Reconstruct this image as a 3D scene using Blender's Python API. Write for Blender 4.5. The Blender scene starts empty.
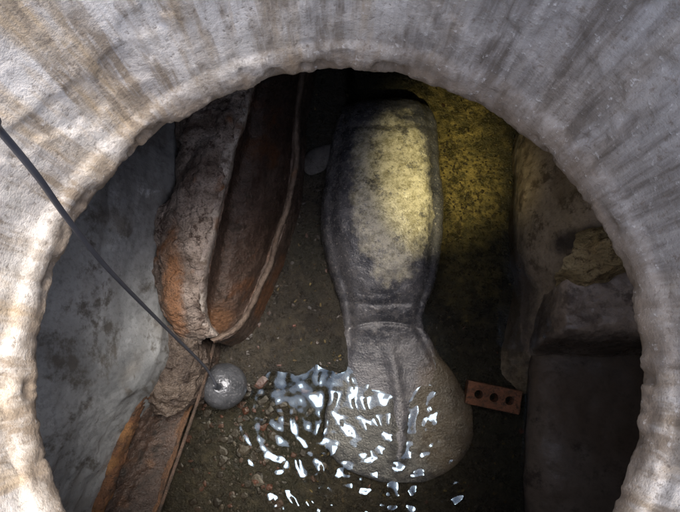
import bpy, math, random, bmesh
from mathutils import Vector, noise
random.seed(4)
scene=bpy.context.scene
T=math.radians(12); F=490.0; CAMZ=2.0
def P(px,py,z):
    # image pixel cast along its camera ray -> world position at height z
    u=(px-340)/F; v=(256-py)/F
    d=Vector((u, v*math.cos(T)+math.sin(T), v*math.sin(T)-math.cos(T)))
    t=(z-CAMZ)/d.z
    return Vector((0,0,CAMZ))+d*t
def fbm(p,s,o=4):
    return noise.fractal(Vector(p)*s,1.0,2.0,o)
class M:
    def __init__(s,name):
        s.m=bpy.data.materials.new(name); s.m.use_nodes=True
        s.n=s.m.node_tree.nodes; s.l=s.m.node_tree.links
        s.b=s.n['Principled BSDF']; s.out=s.n['Material Output']
        s.tc=s.n.new('ShaderNodeTexCoord').outputs['Object']
    def link(s,a,b): s.l.new(a,b)
    def noise(s,scale,detail=3,rough=.6,stretch=None,dist=0,off=0):
        n=s.n.new('ShaderNodeTexNoise'); n.inputs['Scale'].default_value=scale
        n.inputs['Detail'].default_value=detail; n.inputs['Roughness'].default_value=rough
        n.inputs['Distortion'].default_value=dist
        mp=s.n.new('ShaderNodeMapping'); s.link(s.tc,mp.inputs['Vector'])
        if stretch: mp.inputs['Scale'].default_value=stretch
        mp.inputs['Location'].default_value=(off,off*.7,off*1.3)
        s.link(mp.outputs[0],n.inputs['Vector']); return n.outputs['Fac']
    def ramp(s,fac,stops):
        r=s.n.new('ShaderNodeValToRGB'); e=r.color_ramp.elements
        while len(e)<len(stops): e.new(.5)
        for el,(p,c) in zip(e,stops):
            el.position=p; el.color=(c,c,c,1) if isinstance(c,(int,float)) else (*c,1)
        s.link(fac,r.inputs[0]); return r.outputs[0]
    def mix(s,fac,a,b,mode='MIX'):
        x=s.n.new('ShaderNodeMix'); x.data_type='RGBA'; x.blend_type=mode
        for sock,v in ((x.inputs[0],fac),(x.inputs[6],a),(x.inputs[7],b)):
            if hasattr(v,'links'): s.link(v,sock)
            elif isinstance(v,(int,float)): sock.default_value=v if sock==x.inputs[0] else (v,v,v,1)
            else: sock.default_value=(*v,1)
        return x.outputs[2]
    def math(s,op,a,b=0,clamp=False):
        x=s.n.new('ShaderNodeMath'); x.operation=op; x.use_clamp=clamp
        for i,v in enumerate((a,b)):
            if hasattr(v,'links'): s.link(v,x.inputs[i])
            else: x.inputs[i].default_value=v
        return x.outputs[0]
    def xyz(s):
        x=s.n.new('ShaderNodeSeparateXYZ'); s.link(s.tc,x.inputs[0]); return x.outputs
    def ell(s,c,r,soft=.5,amt=1.3):
        mp=s.n.new('ShaderNodeVectorMath'); mp.operation='SUBTRACT'; s.link(s.tc,mp.inputs[0]); mp.inputs[1].default_value=c
        m2=s.n.new('ShaderNodeVectorMath'); m2.operation='DIVIDE'; s.link(mp.outputs[0],m2.inputs[0]); m2.inputs[1].default_value=r
        m3=s.n.new('ShaderNodeVectorMath'); m3.operation='LENGTH'; s.link(m2.outputs[0],m3.inputs[0])
        n=s.noise(12,5,.75); d=s.math('ADD',m3.outputs['Value'],s.math('MULTIPLY',s.math('SUBTRACT',n,.5),amt))
        return s.ramp(d,[(max(0,1-soft),1.0),(1.0,0.0)])
    def bump(s,h,strength=.5,dist=.01):
        b=s.n.new('ShaderNodeBump'); b.inputs['Strength'].default_value=strength; b.inputs['Distance'].default_value=dist
        s.link(h,b.inputs['Height']); return b.outputs[0]
    def done(s,col,rough=.8,nrm=None,spec=.4):
        if hasattr(col,'links'): s.link(col,s.b.inputs['Base Color'])
        else: s.b.inputs['Base Color'].default_value=(*col,1)
        if hasattr(rough,'links'): s.link(rough,s.b.inputs['Roughness'])
        else: s.b.inputs['Roughness'].default_value=rough
        s.b.inputs['Specular IOR Level'].default_value=spec
        if nrm: s.link(nrm,s.b.inputs['Normal'])
        return s.m

def mesh(name,vs,fs,mat,smooth=True,parent=None):
    me=bpy.data.meshes.new(name); me.from_pydata([tuple(v) for v in vs],[],fs); me.update()
    o=bpy.data.objects.new(name,me); scene.collection.objects.link(o)
    if mat: me.materials.append(mat)
    if smooth:
        for p in me.polygons: p.use_smooth=True
    if parent: o.parent=parent
    return o
def empty(name):
    o=bpy.data.objects.new(name,None); scene.collection.objects.link(o); return o
def cr(pts,t):
    n=len(pts)-1; x=min(max(t,0),1)*n; i=min(int(x),n-1); f=x-i
    p0=pts[max(i-1,0)];p1=pts[i];p2=pts[i+1];p3=pts[min(i+2,n)]
    return .5*((2*p1)+(p2-p0)*f+(2*p0-5*p1+4*p2-p3)*f*f+(3*p1-p0-3*p2+p3)*f**3)
def loft(name,curves,mat,nu=120,nv=80,rough=.012,rs=6,fine=.003,thick=0,parent=None,linear=False,edge=0):
    C=[[p if isinstance(p,Vector) else P(*p) for p in c] for c in curves]
    S=[[cr(c,i/(nu-1)) for i in range(nu)] for c in C]
    V=[];Fc=[]
    for i in range(nu):
        col=[S[k][i] for k in range(len(S))]
        for j in range(nv):
            t=j/(nv-1)
            if linear:
                x=t*(len(col)-1);k=min(int(x),len(col)-2);p=col[k].lerp(col[k+1],x-k)
            else: p=cr(col,t)
            d=noise.noise_vector(p*rs)*rough+noise.noise_vector(p*rs*4)*rough*.35+noise.noise_vector(p*60)*fine
            if edge and (j<3 or j>nv-4): d+=noise.noise_vector(p*22)*edge
            V.append(p+d)
    for i in range(nu-1):
        for j in range(nv-1):
            a=i*nv+j; Fc.append((a,a+1,a+nv+1,a+nv))
    o=mesh(name,V,Fc,mat,True,parent)
    if thick:
        m=o.modifiers.new('s','SOLIDIFY'); m.thickness=thick; m.offset=0
    return o

# ---------- materials
def shaft_mat():
    m=M('limewashed_concrete'); x,y,z=m.xyz()
    st=m.noise(9,5,.68,(1,1,.15)); st2=m.noise(27,4,.68,(1,1,.10),off=3); st3=m.noise(5,5,.7,(1,1,.5),off=8,dist=.6)
    blot=m.noise(12,5,.75,off=1); fine=m.noise(75,4,.75)
    base=m.mix(m.ramp(blot,[(.35,0),(.62,1)]),(.64,.61,.55),(.88,.84,.77))
    base=m.mix(m.ramp(st3,[(.46,0),(.60,.75)]),base,(.45,.42,.39))
    base=m.mix(m.ramp(st,[(.49,0),(.62,.85)]),base,(.55,.41,.24))
    sk=m.math('MULTIPLY',m.ramp(st2,[(.50,0),(.61,.9)]),m.ramp(st3,[(.38,.3),(.55,1)]))
    base=m.mix(sk,base,(.32,.26,.19))
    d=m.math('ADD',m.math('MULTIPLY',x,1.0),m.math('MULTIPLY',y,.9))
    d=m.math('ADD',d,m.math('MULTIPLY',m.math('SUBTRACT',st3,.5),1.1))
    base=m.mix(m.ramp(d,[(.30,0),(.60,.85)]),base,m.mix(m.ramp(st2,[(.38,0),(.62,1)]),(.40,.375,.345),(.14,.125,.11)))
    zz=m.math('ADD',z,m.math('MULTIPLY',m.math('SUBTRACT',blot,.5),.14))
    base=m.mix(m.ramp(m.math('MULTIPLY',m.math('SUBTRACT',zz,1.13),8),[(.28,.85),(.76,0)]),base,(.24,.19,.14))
    base=m.mix(m.ramp(fine,[(.30,.8),(.45,0)]),base,(.20,.165,.13))
    base=m.mix(m.ramp(fine,[(.60,0),(.72,.5)]),base,(.92,.90,.86))
    return m.done(base,.9,m.bump(fine,.45,.007),.2)
def grime(name,c1,c2,c3,c4,scale=6,rough=.6,bs=.6,stains_shade=(),t3=(.52,.62),t4=(.6,.68),spec=.4,speck=.7,st=None):
    m=M(name)
    a=m.noise(scale,4,.65,st,dist=.6); b=m.noise(scale*2.7,5,.75,st,off=4); c=m.noise(scale*.6,3,.6,off=7); f=m.noise(scale*14,3,.7)
    col=m.mix(m.ramp(a,[(.38,0),(.62,1)]),c1,c2)
    col=m.mix(m.ramp(b,[(t3[0],0),(t3[1],1)]),col,c3)
    col=m.mix(m.ramp(c,[(t4[0],0),(t4[1],.9)]),col,c4)
    for (cen,r,cc,k) in stains_shade:
        col=m.mix(m.math('MULTIPLY',m.ell(cen,r),k),col,cc)
    col=m.mix(m.ramp(f,[(.3,speck),(.52,0)]),col,tuple(v*.35 for v in c1))
    rr=m.ramp(b,[(.35,max(rough-.25,.1)),(.65,min(rough+.2,1))])
    return m.done(col,rr,m.bump(f,bs,.010),spec)

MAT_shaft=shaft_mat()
pale=grime('pale_pipe_concrete',(.18,.19,.195),(.31,.325,.33),(.11,.105,.095),(.20,.185,.16),4,.42,.25,t3=(.52,.61),t4=(.53,.64),speck=.4,st=(1.6,.6,.4),
   stains_shade=((tuple(P(150,160,.5)),(.25,.3,.3),(.12,.115,.11),.7),))
flake=grime('flaking_rusty_concrete',(.14,.105,.085),(.38,.32,.28),(.075,.05,.04),(.24,.11,.05),11,.7,1.0,
   stains_shade=((tuple(P(178,285,.40)),(.05,.24,.2),(.28,.13,.055),.85),))
brown=grime('brown_slimed_rusty_pipe',(.075,.050,.040),(.135,.096,.078),(.052,.037,.028),(.15,.07,.036),8,.32,.6,t4=(.54,.64),
   stains_shade=((tuple(P(215,320,.25)),(.08,.10,.2),(.20,.10,.048),.6),))
rust=grime('rusted_steel',(.11,.065,.04),(.21,.10,.05),(.06,.04,.03),(.29,.15,.06),16,.7,.9,t4=(.52,.62))
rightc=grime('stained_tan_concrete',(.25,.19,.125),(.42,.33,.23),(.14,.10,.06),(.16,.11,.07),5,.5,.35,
   stains_shade=((tuple(P(575,240,.4)),(.07,.05,.2),(.04,.03,.025),.9),(tuple(P(515,290,.0)),(.16,.60,.20),(.070,.052,.038),.95)),speck=.4)
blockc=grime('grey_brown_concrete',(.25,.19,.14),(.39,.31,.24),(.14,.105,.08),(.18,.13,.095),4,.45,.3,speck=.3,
   stains_shade=((tuple(P(600,352,.42)),(.5,.08,.3),(.07,.052,.04),.85),(tuple(P(545,330,.2)),(.10,.16,.3),(.06,.045,.034),.85)))  # dark patches paint shade onto the shelf's lower edge and front
lowc=grime('shade_toned_bench_concrete',(.070,.053,.040),(.115,.09,.068),(.045,.034,.026),(.09,.065,.045),3,.55,.15,speck=.3,spec=.2)  # dark tone puts the lower bench's shade into its colour
ledgec=grime('ochre_concrete',(.36,.26,.12),(.48,.37,.19),(.18,.12,.06),(.24,.17,.09),9,.7,.7)
dark=grime('chamber_concrete',(.10,.09,.08),(.17,.15,.13),(.07,.06,.05),(.12,.09,.07),3,.8,.5)

def floor_mat():
    m=M('silty_floor')
    a=m.noise(5,5,.7,dist=1); b=m.noise(17,5,.75,off=2); f=m.noise(60,4,.75,off=5); c=m.noise(2.2,3,.6,off=9)
    col=m.mix(m.ramp(a,[(.36,0),(.64,1)]),(.009,.008,.006),(.029,.024,.017))
    col=m.mix(m.ramp(b,[(.50,0),(.66,.9)]),col,(.046,.038,.024))
    col=m.mix(m.ramp(c,[(.5,0),(.62,.7)]),col,(.020,.020,.013))
    col=m.mix(m.ramp(f,[(.57,0),(.68,.6)]),col,(.09,.072,.05))
    col=m.mix(m.ramp(f,[(.32,.9),(.44,0)]),col,(.006,.005,.004))
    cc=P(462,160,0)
    al=m.ell(tuple(cc),(.26,.72,.5),.85,.9)  # algae patch, also paints the flashlight's golden pool into the floor colour
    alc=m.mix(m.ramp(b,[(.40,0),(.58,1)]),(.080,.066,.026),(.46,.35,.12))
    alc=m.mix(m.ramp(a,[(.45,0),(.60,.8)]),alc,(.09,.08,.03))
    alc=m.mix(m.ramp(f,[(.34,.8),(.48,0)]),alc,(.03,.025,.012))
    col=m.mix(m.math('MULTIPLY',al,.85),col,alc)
    return m.done(col,m.ramp(b,[(.35,.10),(.6,.45)]),m.bump(f,1.0,.014),.5)
MAT_floor=floor_mat()

def manatee_mat():
    m=M('manatee_skin'); x,y,z=m.xyz()
    a=m.noise(8,4,.65); b=m.noise(30,5,.8,off=2); f=m.noise(130,3,.75,off=5)
    col=m.mix(m.ramp(a,[(.40,0),(.60,1)]),(.046,.048,.057),(.100,.099,.106))
    col=m.mix(m.ramp(b,[(.50,0),(.66,.65)]),col,(.165,.155,.152))
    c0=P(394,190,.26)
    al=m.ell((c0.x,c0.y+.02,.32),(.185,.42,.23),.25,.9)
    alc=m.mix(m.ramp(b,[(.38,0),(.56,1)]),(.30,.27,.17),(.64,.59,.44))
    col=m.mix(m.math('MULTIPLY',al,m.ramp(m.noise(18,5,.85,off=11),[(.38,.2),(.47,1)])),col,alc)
    c2=P(350,425,.05)
    col=m.mix(m.math('MULTIPLY',m.ell(tuple(c2),(.20,.34,.2),.5,.8),.7),col,(.048,.052,.066))
    c1=P(448,412,.05)
    tl=m.ell(tuple(c1),(.15,.30,.2),.35,.8)
    col=m.mix(m.math('MULTIPLY',tl,.85),col,m.mix(m.ramp(a,[(.4,0),(.6,1)]),(.080,.060,.042),(.135,.102,.07)))
    speck=m.ramp(y,[(.0,.22),(.45,.85)])
    col=m.mix(m.math('MULTIPLY',m.ramp(f,[(.60,0),(.68,1)]),speck),col,(.46,.43,.38))
    col=m.mix(m.ramp(f,[(.30,.8),(.42,0)]),col,(.024,.023,.024))
    return m.done(col,m.ramp(b,[(.3,.16),(.7,.36)]),m.bump(m.math('ADD',f,b),.36,.009),.8)
MAT_man=manatee_mat()
MAT_flip=grime('flipper_skin',(.07,.068,.068),(.12,.115,.11),(.045,.042,.04),(.10,.09,.08),14,.5,.5)

# ---------- shaft
CX,CY,R=0.0,.035,.519
TOP=1.75
N=900
prof=[]
for i in range(14): prof.append((2.6-(2.6-R-.07)*(i/13)**.6,1.10))
prof+= [(R+.045,1.105),(R+.028,1.115),(R+.014,1.128),(R+.005,1.14),(R,1.15),(R-.001,1.16),(R-.001,1.17),(R,1.18),(R+.001,1.19),(R+.003,1.2),(R+.004,1.207)]
z=1.215
while z<TOP: prof.append((R+.006+(z-1.2)*.035,z)); z+=.007
prof.append((R+.030,TOP)); prof.append((R+.06,TOP+.002))
V=[];Fc=[]
for (r,z) in prof:
    for k in range(N):
        a=2*math.pi*k/N; ca,sa=math.cos(a),math.sin(a)
        q=Vector((ca*.5,sa*.5,z)); d=0
        if r<R+.1:
            d=fbm(q,9,5)*.004+fbm(q,2.5,3)*.008
            lip=math.exp(-((z-1.15)/.022)**2)
            ch=fbm(q+Vector((3,0,0)),13,5); d+=lip*(ch*.005+max(0,ch-.18)*.05+fbm(q,45,4)*.006+.002)
            # shallow spalls where the render has fallen off the wall
            sp=fbm(q+Vector((0,5,0)),7,5); d+=.004/(1+math.exp(-(sp-.25)/.02))
            d+=.006/(1+math.exp(-(z-1.215-.012*fbm(q,6,3))/.003))-.006
        V.append(((CX+(r+d)*ca),(CY+(r+d)*sa),z+(fbm(q,20,3)*.004 if r<R+.05 else 0)))
for i in range(len(prof)-1):
    for k in range(N):
        k2=(k+1)%N; Fc.append((i*N+k,i*N+k2,(i+1)*N+k2,(i+1)*N+k))
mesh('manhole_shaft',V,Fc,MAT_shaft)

asp=grime('asphalt',(.045,.045,.047),(.065,.065,.066),(.035,.035,.036),(.055,.053,.05),30,.85,.6)
def revolve(name,pr,mat):
    V=[];Fc=[]
    for r,z in pr:
        for k in range(128):
            a=2*math.pi*k/128; V.append((CX+r*math.cos(a),CY+r*math.sin(a),z))
    for i in range(len(pr)-1):
        for k in range(128):
            k2=(k+1)%128; Fc.append((i*128+k,(i+1)*128+k,(i+1)*128+k2,i*128+k2))
    return mesh(name,V,Fc,mat)
revolve('ground',[(r,TOP) for r in [.64,.7,1,2,5,15,60,200]],asp)
revolve('manhole_frame',[(.570,TOP-.005),(.570,TOP+.012),(.575,TOP+.016),(.590,TOP+.016),(.593,TOP+.006),(.600,TOP+.006),(.603,TOP+.016),(.645,TOP+.016),(.65,TOP+.012),(.65,TOP-.01)],rust)

V=[];Fc=[]
for i in range(12):
    for k in range(128):
        a=2*math.pi*k/128; V.append((2.5*math.cos(a),2.5*math.sin(a),-.15+1.3*i/11))
for i in range(11):
    for k in range(128):
        k2=(k+1)%128; Fc.append((i*128+k,i*128+k2,(i+1)*128+k2,(i+1)*128+k))
mesh('drain_chamber_wall',V,Fc,dark)

def grid(name,x0,x1,y0,y1,st,fz,mat):
    nx=int((x1-x0)/st)+1; ny=int((y1-y0)/st)+1; V=[];Fc=[]
    for j in range(ny):
        for i in range(nx):
            x=x0+i*(x1-x0)/(nx-1); y=y0+j*(y1-y0)/(ny-1); V.append((x,y,fz(x,y)))
    for j in range(ny-1):
        for i in range(nx-1):
            a=j*nx+i; Fc.append((a,a+1,a+nx+1,a+nx))
    return mesh(name,V,Fc,mat)
WL=.056
B0=P(285,402,.06); B1=P(358,425,.06)
def fz(x,y):
    h=fbm((x,y,0),3,4)*.010+fbm((x,y,4),14,4)*.008-.006
    # silt bank added left of the animal, above water, to hide the opening's reflection
    t=min(max((y-B0.y+.09*fbm((x,y,9),6,3))/.12,0),1); s=min(max((B1.x-x)/.05,0),1)
    t=t*t*(3-2*t)
    return h+t*s*.082
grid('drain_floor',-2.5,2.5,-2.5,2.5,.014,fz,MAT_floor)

def water_mat():
    m=M('shallow_water'); n=m.n
    n.remove(m.b)
    tr=n.new('ShaderNodeBsdfTransparent'); tr.inputs[0].default_value=(.84,.84,.79,1)
    gl=n.new('ShaderNodeBsdfGlossy'); gl.inputs['Roughness'].default_value=.07; gl.inputs[0].default_value=(.55,.76,1,1)
    lw=n.new('ShaderNodeLayerWeight')
    p5=m.math('POWER',lw.outputs['Facing'],4.0)
    fac=m.math('ADD',m.math('MULTIPLY',p5,.9),.045,True)
    mx=n.new('ShaderNodeMixShader'); m.link(fac,mx.inputs[0]); m.link(tr.outputs[0],mx.inputs[1]); m.link(gl.outputs[0],mx.inputs[2])
    m.link(mx.outputs[0],m.out.inputs[0]); return m.m
WC=P(362,475,.05); WS=[P(432,396,.05),P(490,490,.05),P(290,420,.05)]
def wz(x,y):
    p=Vector((x,y,0)); dx=(x-WC.x)/.46; dy=(y-WC.y)/.48
    g=math.exp(-(dx*dx+dy*dy)**2)
    if g<.001: return WL+fbm((x,y,7),5,2)*.0004
    g*=1+min(max((WC.y+.12-y)*2.2,0),1.0)
    w=noise.noise_vector(p*5)*.07+noise.noise_vector(p*14)*.035+noise.noise_vector(p*34)*.008
    h=0
    for k,s in enumerate(WS):
        d=((p+w)-Vector((s.x,s.y,0))).length
        h+=math.sin(d*(88-12*k)+k)*(.0020,.0008,.0012)[k]*min(1,max(0,(d-.06)/.1))
    h+=fbm((x*.9,y*1.4,2),7,3)*.0085+fbm((x,y,5),44,3)*.0009
    return WL+g*h+fbm((x,y,7),5,2)*.0004
grid('water',-1.9,1.9,-1.6,2.3,.006,wz,water_mat())

# ---------- manatee
man=empty('manatee')
ST=[(103,362,410,.035,.03),(106,352,420,.10,.04),(111,344,428,.15,.05),(120,338,433,.19,.06),(134,333,436,.22,.07),(154,329,438,.245,.08),(182,325,439,.265,.09),(210,321,441,.275,.09),(240,322,441,.265,.09),
(270,329,436,.235,.085),(295,338,429,.19,.08),(312,342,423,.155,.07),(322,343,422,.13,.06),(335,342,428,.108,.045),(352,339,438,.088,.035),(370,335,451,.072,.03),(390,330,463,.060,.026),(410,326,472,.051,.024),
(430,324,473,.044,.022),(447,327,470,.040,.020),(461,336,460,.037,.020),(472,352,447,.034,.020),(482,380,425,.030,.020)]
La=[P(l,py,zc) for (py,l,r,h,zc) in ST]; Ra=[P(r,py,zc) for (py,l,r,h,zc) in ST]; Ha=[Vector((h,zc,0)) for (py,l,r,h,zc) in ST]
NS,NR=340,170
V=[];Fc=[]
for i in range(NS):
    t=i/(NS-1); a=cr(La,t); b=cr(Ra,t); hh=cr(Ha,t); c=(a+b)/2; w=(b-a).length/2
    top=hh.x-hh.y; tail=min(max((t-.55)/.15,0),1)
    for k in range(NR):
        th=2*math.pi*k/NR; cs,sn=math.cos(th),math.sin(th)
        e=.85*(1-tail)+1.0*tail
        X=w*math.copysign(abs(cs)**e,cs)
        if sn>=0:
            s2=sn**(.80+.40*tail); Z=top*s2
            Z+=tail*.014*math.exp(-(cs/.10)**2)*(1-max(0,(t-.85)/.15))
            Z-=(1-tail)*.014*math.exp(-((abs(cs)-.78)/.10)**2)
        else: Z=-(hh.y-.005)*abs(sn)**.7
        p=Vector((c.x+X,c.y,hh.y+Z))
        d=0
        if sn>-.2:
            d+=fbm(p,5,4)*.012*(1-.7*tail)+fbm(p,24,4)*.0032*(1-.5*tail)
            fy=c.y-P(380,322,.1).y+.03*cs*cs
            d-=.012*math.exp(-(fy/.010)**2)*(.5+.5*sn)
            fy2=c.y-P(380,306,.1).y-.02*cs*cs; d-=.005*math.exp(-(fy2/.010)**2)
            fy3=c.y-P(380,140,.1).y-.04*cs*cs; d-=.006*math.exp(-(fy3/.016)**2)
            fw=math.exp(-((c.y-P(380,300,.1).y)/.14)**2)
            d+=fw*.0009*math.sin(c.y*110+5*math.sin(X*9)+7*noise.noise(p*6))*(.5+noise.noise(p*9))
            d+=tail*.003*math.sin(c.y*60+X*20)*abs(cs)**3
        p+=Vector((cs*.6,0,sn if sn>0 else 0))*d
        V.append(p)
for i in range(NS-1):
    for k in range(NR):
        k2=(k+1)%NR; Fc.append((i*NR+k,(i+1)*NR+k,(i+1)*NR+k2,i*NR+k2))
Fc.append(tuple(range(NR))); Fc.append(tuple(range((NS-1)*NR,NS*NR))[::-1])
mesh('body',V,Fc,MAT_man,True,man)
def flipper(name,base,tip,w0,w1,zt,parent):
    V=[];Fc=[];n=40;r=32
    ax=(tip-base); ax.normalize(); sd=Vector((-ax.y,ax.x,0)).normalized()
    for i in range(n):
        t=i/(n-1); w=(w0+(w1-w0)*min(1,t*1.5))*math.sqrt(max(0.0004,1-max(0,(t-.6)/.4)**2)); hh=zt*(1-.6*t)*math.sqrt(max(.002,1-max(0,(t-.7)/.3)**2))
        c=base.lerp(tip,t)-sd*.03*math.sin(t*2.6)
        for k in range(r):
            th=2*math.pi*k/r; p=c+sd*w*math.cos(th)+Vector((0,0,hh*math.sin(th))); V.append(p+noise.noise_vector(p*25)*.002)
    for i in range(n-1):
        for k in range(r):
            k2=(k+1)%r; Fc.append((i*r+k,(i+1)*r+k,(i+1)*r+k2,i*r+k2))
    Fc.append(tuple(range((n-1)*r,n*r))[::-1])
    mesh(name,V,Fc,MAT_flip,True,parent)
flipper('flipper_1',P(346,150,.10),P(307,175,.095),.04,.054,.024,man)
flipper('flipper_2',P(424,146,.05),P(428,190,.03),.035,.045,.018,man)

# ---------- left side
loft('concrete_wall',[
 [(-90,40,1.0),(-90,200,1.0),(-90,350,1.0),(-110,560,1.0)],
 [(60,60,.75),(50,220,.75),(25,370,.75),(0,560,.75)],
 [(120,90,.55),(105,220,.56),(88,370,.55),(40,560,.5)],
 [(172,95,.42),(178,175,.42),(160,212,.42),(157,290,.40),(152,370,.36),(112,450,.3),(72,560,.3)],
 [P(172,95,.42)+Vector((.01,0,-.4)),P(178,175,.42)+Vector((.01,0,-.4)),P(160,212,.42)+Vector((.01,0,-.4)),P(157,290,.40)+Vector((.01,0,-.4)),P(152,370,.36)+Vector((.01,0,-.4)),P(112,450,.3)+Vector((.01,0,-.35)),P(72,560,.3)+Vector((.01,0,-.35))]],
 pale,260,160,.026,4,.002,linear=True)
frag=empty('broken_drain_pipe')
A=[(264,20,.5),(245,95,.5),(223,170,.5),(206,240,.48),(197,295,.43),(200,322,.38),(212,338,.33)]
loft('flaked_band',[
 [(172,20,.36),(172,110,.40),(177,180,.41),(158,214,.41),(155,285,.39),(175,328,.34),(204,345,.28)],
 [(195,20,.47),(190,110,.48),(187,180,.49),(176,222,.48),(168,285,.45),(182,322,.39),(206,342,.32)],
 [(242,20,.50),(227,100,.51),(210,170,.51),(196,235,.50),(188,290,.45),(194,324,.39),(210,340,.33)],
 [(x+2,y,zz) for x,y,zz in A]],flake,260,70,.022,11,.006,.014,frag,edge=.006)
loft('pipe_lip',[
 [(x-5,y,zz+.006) for x,y,zz in A],
 [(x+5,y-1,zz-.005) for x,y,zz in A],
 [(x+8,y-3,zz-.05) for x,y,zz in A]],grime('pale_lip_concrete',(.25,.21,.19),(.42,.38,.34),(.13,.10,.08),(.20,.12,.08),9,.6,.6),260,16,.010,9,.002,.008,frag)
B=[(315,20,.30),(298,95,.30),(293,175,.29),(273,250,.27),(250,305,.27),(233,330,.30),(212,341,.32)]
loft('pipe_invert',[
 [(x+7,y-3,zz-.04) for x,y,zz in A],
 [(272,20,.15),(252,95,.15),(233,170,.15),(218,240,.15),(208,290,.18),(208,316,.22),(212,334,.28)],
 [(287,20,.09),(268,95,.09),(253,175,.085),(236,240,.09),(222,290,.12),(216,316,.2),(212,335,.27)],
 [(305,20,.18),(288,95,.18),(280,175,.17),(261,246,.15),(240,298,.17),(226,322,.23),(212,337,.28)],
 B],brown,220,90,.010,6,.003,.014,frag)
loft('pipe_rim',[[(x-2,y-1,zz-.004) for x,y,zz in B],[(x,y,zz+.008) for x,y,zz in B],[(x+2.5,y+1,zz) for x,y,zz in B],[(x+3,y+2,zz-.03) for x,y,zz in B]],
 grime('worn_pipe_rim',(.11,.08,.062),(.19,.145,.115),(.07,.048,.036),(.15,.085,.05),12,.5,.7),240,14,.008,10,.002,.005,frag)
O=[(x+2,y+1,zz-.01) for x,y,zz in B]
loft('pipe_outer_side',[O,[P(x,y,zz)+Vector((.015,-.01,-zz)) for x,y,zz in O]],brown,200,30,.008,8,.002,.006,frag)
loft('concrete_rubble_block',[
 [(136,330,.28),(146,352,.27),(140,385,.25),(150,412,.22)],
 [(150,322,.33),(158,350,.32),(156,385,.30),(160,416,.26)],
 [(196,334,.31),(198,352,.30),(196,385,.26),(180,412,.22)],
 [(208,338,.22),(214,355,.16),(208,388,.12),(192,408,.10)],
 [(222,338,.0),(226,355,.0),(216,388,.0),(200,412,.0)]],
 grime('dark_wet_concrete',(.055,.041,.034),(.115,.09,.072),(.038,.028,.024),(.11,.06,.038),8,.4,.9),140,90,.024,11,.004)
beam=empty('rusted_steel_beam')
loft('flange',[[(128,392,.30),(104,445,.29),(72,525,.28)],[(146,386,.31),(122,440,.30),(92,525,.29)],[(151,390,.26),(128,443,.25),(98,527,.24)]],rust,140,30,.010,14,.004,.014,beam,edge=.010)
loft('web',[[(150,388,.25),(127,441,.24),(97,525,.23)],[(168,398,.16),(148,450,.16),(122,527,.16)],[(190,404,.12),(174,452,.12),(150,527,.12)]],
 grime('dark_rust_plate',(.042,.030,.025),(.078,.052,.040),(.03,.024,.02),(.13,.068,.034),9,.35,.7,t4=(.55,.65)),140,50,.012,9,.003,.010,beam,edge=.006)
loft('lip',[[(186,402,.12),(170,452,.12),(146,527,.12)],[(192,404,.135),(176,452,.135),(152,527,.135)]],grime('dark_rusted_edge',(.10,.06,.04),(.18,.095,.05),(.06,.04,.03),(.24,.11,.05),14,.6,.9),100,8,.006,14,.002,.010,beam)
def tube(name,pts,rad,mat,n=120,parent=None,r=14):
    V=[];Fc=[]
    C=[cr(pts,i/(n-1)) for i in range(n)]
    for i in range(n):
        tg=(C[min(i+1,n-1)]-C[max(i-1,0)]).normalized(); s=tg.cross(Vector((.3,.2,1))).normalized(); u=s.cross(tg)
        for k in range(r):
            th=2*math.pi*k/r; V.append(C[i]+(s*math.cos(th)+u*math.sin(th))*rad)
    for i in range(n-1):
        for k in range(r):
            k2=(k+1)%r; Fc.append((i*r+k,i*r+k2,(i+1)*r+k2,(i+1)*r+k))
    Fc.append(tuple(range(r))); Fc.append(tuple(range((n-1)*r,n*r))[::-1])
    return mesh(name,V,Fc,mat,True,parent)
tube('steel_rod',[P(214,344,.22),P(206,375,.21),P(194,412,.20),P(178,458,.19),P(156,520,.18)],.006,grime('rod_rust',(.06,.045,.035),(.12,.08,.06),(.04,.03,.025),(.15,.08,.04),14,.6,.9))

# ---------- right side
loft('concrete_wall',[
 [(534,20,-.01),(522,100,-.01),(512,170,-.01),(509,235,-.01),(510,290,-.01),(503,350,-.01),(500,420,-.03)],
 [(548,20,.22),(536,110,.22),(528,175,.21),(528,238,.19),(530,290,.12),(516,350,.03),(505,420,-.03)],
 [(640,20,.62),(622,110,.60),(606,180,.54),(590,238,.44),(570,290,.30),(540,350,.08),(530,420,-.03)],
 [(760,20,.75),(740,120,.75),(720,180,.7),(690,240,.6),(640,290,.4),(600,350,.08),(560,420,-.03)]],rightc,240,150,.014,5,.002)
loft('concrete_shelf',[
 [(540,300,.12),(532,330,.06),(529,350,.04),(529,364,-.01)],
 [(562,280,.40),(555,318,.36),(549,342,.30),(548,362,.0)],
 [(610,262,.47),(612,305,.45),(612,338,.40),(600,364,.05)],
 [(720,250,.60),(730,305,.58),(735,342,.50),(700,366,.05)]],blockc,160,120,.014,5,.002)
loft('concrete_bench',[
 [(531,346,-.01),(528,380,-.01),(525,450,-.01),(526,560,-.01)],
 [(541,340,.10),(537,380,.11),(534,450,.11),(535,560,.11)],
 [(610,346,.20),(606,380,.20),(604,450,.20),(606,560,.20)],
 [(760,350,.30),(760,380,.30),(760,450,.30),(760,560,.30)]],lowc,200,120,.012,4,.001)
loft('broken_concrete_ledge',[
 [(552,292,.28),(572,286,.40),(610,277,.48),(665,268,.55)],
 [(560,270,.48),(580,266,.52),(615,260,.58),(665,254,.62)],
 [(574,242,.52),(592,237,.56),(622,233,.62),(665,228,.66)],
 [(582,226,.30),(600,221,.38),(625,218,.4),(665,214,.5)]],ledgec,140,90,.022,9,.003,edge=.008)

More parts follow.
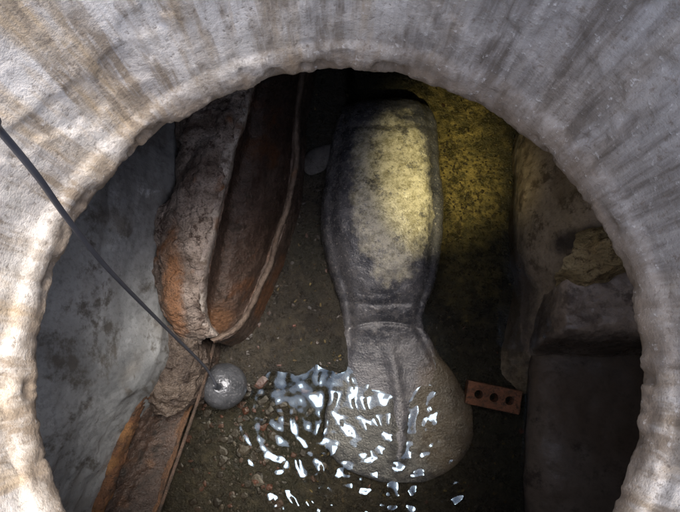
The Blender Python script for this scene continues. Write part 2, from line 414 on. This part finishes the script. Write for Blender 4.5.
# ---------- brick
def brick():
    c=P(494,397,.06); a=P(470,391,.06); b=P(518,401,.06); ang=math.atan2(b.y-a.y,b.x-a.x)
    L,W,H=.205,.088,.058
    bpy.ops.mesh.primitive_cube_add(size=1); o=bpy.context.object; o.name='brick'; o.scale=(L,W,H)
    bpy.ops.object.transform_apply(location=False,rotation=False,scale=True)
    bv=o.modifiers.new('bv','BEVEL'); bv.width=.004; bv.segments=3
    cut=[]
    for k in (-1,0,1):
        bpy.ops.mesh.primitive_cylinder_add(radius=.0165,depth=.2,location=(k*.058,0,0),vertices=32); q=bpy.context.object; cut.append(q)
        md=o.modifiers.new('b','BOOLEAN'); md.object=q; md.operation='DIFFERENCE'
    bpy.context.view_layer.update()
    me=bpy.data.meshes.new_from_object(o.evaluated_get(bpy.context.evaluated_depsgraph_get()))
    o.modifiers.clear(); o.data=me
    for q in cut: bpy.data.objects.remove(q)
    o.location=(c.x,c.y,.038); o.rotation_euler=(0.07,-.05,ang)
    me.materials.clear(); me.materials.append(grime('red_brick',(.19,.085,.045),(.27,.12,.065),(.08,.05,.035),(.16,.11,.08),22,.6,.8,t3=(.48,.6)))
brick()

# ---------- float ball + cable
fl=empty('float_weight')
def ballmat():
    m=M('grey_ball'); a=m.noise(14,4,.6); f=m.noise(120,3,.7)
    col=m.mix(m.ramp(a,[(.35,0),(.65,1)]),(.07,.075,.085),(.15,.16,.18))
    col=m.mix(m.ramp(f,[(.56,0),(.66,.5)]),col,(.34,.34,.36))
    m.b.inputs['Metallic'].default_value=.5
    return m.done(col,.28,m.bump(f,.5,.004),.5)
bc=P(224,386,.12); br=.084
V=[];Fc=[];nr,nc=72,96
for i in range(nr+1):
    ph=math.pi*i/nr
    for k in range(nc):
        th=2*math.pi*k/nc; n=Vector((math.sin(ph)*math.cos(th),math.sin(ph)*math.sin(th),math.cos(ph)))
        r=br*(1+.012*noise.noise(n*4)+.012*noise.noise(n*11)) - .003*math.exp(-((ph-math.pi/2)/.03)**2)
        if ph<.16: r-=.004
        V.append(bc+n*r)
for i in range(nr):
    for k in range(nc):
        k2=(k+1)%nc; Fc.append((i*nc+k,(i+1)*nc+k,(i+1)*nc+k2,i*nc+k2))
mesh('ball',V,Fc,ballmat(),True,fl)
rub=M('black_rubber').done((.03,.034,.042),.45,None,.5)
topp=bc+Vector((0,0,br-.004))
tube('gland',[topp,topp+Vector((-.002,.002,.012)),topp+Vector((-.006,.006,.030))],.011,rub,20,fl)
cb=M('cable_jacket'); cabm=cb.done(cb.mix(cb.noise(40,3),(.035,.038,.05),(.07,.075,.09)),.5,None,.5)
tube('cable',[topp+Vector((-.004,.004,.02)),P(205,367,.32),P(160,322,.70),P(110,271,1.05),P(70,222,1.27),P(38,177,1.40),P(0,131,1.50),P(-40,88,1.60),
  Vector((-.50,.36,TOP+.05)),Vector((-.64,.44,TOP+.030)),Vector((-.9,.55,TOP+.008)),Vector((-1.6,.5,TOP+.008))],.0046,cabm,400,fl)

# ---------- rubble and litter
def isl(name,stops,rough=.7):
    m=M(name); g=m.n.new('ShaderNodeNewGeometry'); c=m.ramp(g.outputs['Random Per Island'],stops)
    f=m.noise(80,4,.7); c=m.mix(m.ramp(f,[(.35,.7),(.6,0)]),c,(.02,.016,.013))
    return m.done(c,rough,m.bump(f,.5,.004),.3)
tmp=bmesh.new(); bmesh.ops.create_icosphere(tmp,subdivisions=2,radius=1)
iv=[v.co.copy() for v in tmp.verts]; ifc=[tuple(v.index for v in f.verts) for f in tmp.faces]; tmp.free()
V=[];Fc=[]
def stone(p,s,flat=1):
    o=len(V); sc=Vector((random.uniform(.6,1.5),random.uniform(.6,1.2),random.uniform(.3,.7)*flat)); a=random.random()*6.28; off=Vector((random.random()*50,0,0))
    for v in iv:
        q=v*(1+.55*noise.noise(v*1.8+off))
        q=Vector((max(-.8,min(.8,q.x)),max(-.75,min(.75,q.y)),min(.7,q.z)))
        q=Vector((q.x*sc.x,q.y*sc.y,q.z*sc.z))*s
        V.append(Vector((q.x*math.cos(a)-q.y*math.sin(a),q.x*math.sin(a)+q.y*math.cos(a),q.z))+p)
    Fc.extend(tuple(i+o for i in f) for f in ifc)
def onfloor(px,py,e):
    p=P(px,py,.03); p.z=fz(p.x,p.y)+e; return p
for _ in range(380):
    px=random.gauss(235,34); py=random.gauss(450,45)
    if px>340 or px<165: continue
    s=random.choice([.004,.005,.006,.008,.010,.014,.022]); stone(onfloor(px,py,-s*.2),s)
for _ in range(800):
    px=random.uniform(230,540); py=random.uniform(90,512)
    if px>430 and py<320 and random.random()<.85: continue
    s=random.choice([.002,.003,.004,.005,.007,.010,.013]); stone(onfloor(px,py,-s*.3),s)
mesh('rubble',V,Fc,isl('rubble_stone',[(0,(.012,.010,.009)),(.4,(.034,.027,.021)),(.62,(.024,.020,.016)),(.80,(.10,.036,.025)),(.9,(.036,.03,.024)),(1,(.08,.068,.056))],.35),False)
V=[];Fc=[]
for _ in range(1200):
    if random.random()<.6: px=random.gauss(468,28); py=random.gauss(180,60)
    else: px=random.uniform(270,540); py=random.uniform(90,512)
    p=onfloor(px,py,.003+random.random()*.006); a=random.random()*6.28; s=random.uniform(.002,.006); o=len(V)
    for t in range(6):
        th=t*math.pi/3; x=math.cos(th)*s*1.6*random.uniform(.6,1.2); y=math.sin(th)*s*.8
        V.append(p+Vector((x*math.cos(a)-y*math.sin(a),x*math.sin(a)+y*math.cos(a),random.uniform(-.003,.003))))
    Fc.append(tuple(range(o,o+6)))
mesh('leaf_litter',V,Fc,isl('leaf_litter',[(0,(.035,.026,.013)),(.55,(.075,.055,.026)),(.85,(.17,.13,.05)),(1,(.03,.024,.014))]),False)

# ---------- camera, light
cam=bpy.data.cameras.new('camera'); co=bpy.data.objects.new('camera',cam); scene.collection.objects.link(co)
co.location=(0,0,CAMZ); co.rotation_euler=(T,0,0); cam.sensor_width=36; cam.lens=F/680*36; cam.clip_end=1000; cam.clip_start=.01
scene.camera=co
el=math.radians(74); az=math.radians(45)
w=bpy.data.worlds.new('World'); scene.world=w; w.use_nodes=True; nt=w.node_tree
sky=nt.nodes.new('ShaderNodeTexSky'); sky.sky_type='NISHITA'; sky.sun_disc=False; sky.sun_elevation=el; sky.sun_rotation=az
sky.dust_density=4; sky.air_density=.8; sky.ozone_density=.5
nt.links.new(sky.outputs[0],nt.nodes['Background'].inputs[0]); nt.nodes['Background'].inputs[1].default_value=.50
sl=bpy.data.lights.new('sun','SUN'); sl.energy=4.5; sl.angle=math.radians(26); sl.color=(1,.94,.86)
so=bpy.data.objects.new('sun',sl); scene.collection.objects.link(so)
d=Vector((math.sin(az)*math.cos(el),math.cos(az)*math.cos(el),math.sin(el)))
so.rotation_euler=d.to_track_quat('Z','Y').to_euler(); so.location=d*10
ft=bpy.data.lights.new('flashlight','SPOT'); ft.energy=150; ft.color=(1,.87,.46); ft.spot_size=math.radians(25); ft.spot_blend=1; ft.shadow_soft_size=.015
fo=bpy.data.objects.new('flashlight',ft); scene.collection.objects.link(fo)
fo.location=(.30,-.20,1.58); tg=P(446,168,.08)
fo.rotation_euler=(fo.location-tg).to_track_quat('Z','Y').to_euler()
scene.view_settings.view_transform='Standard'; scene.view_settings.look='None'; scene.view_settings.exposure=0
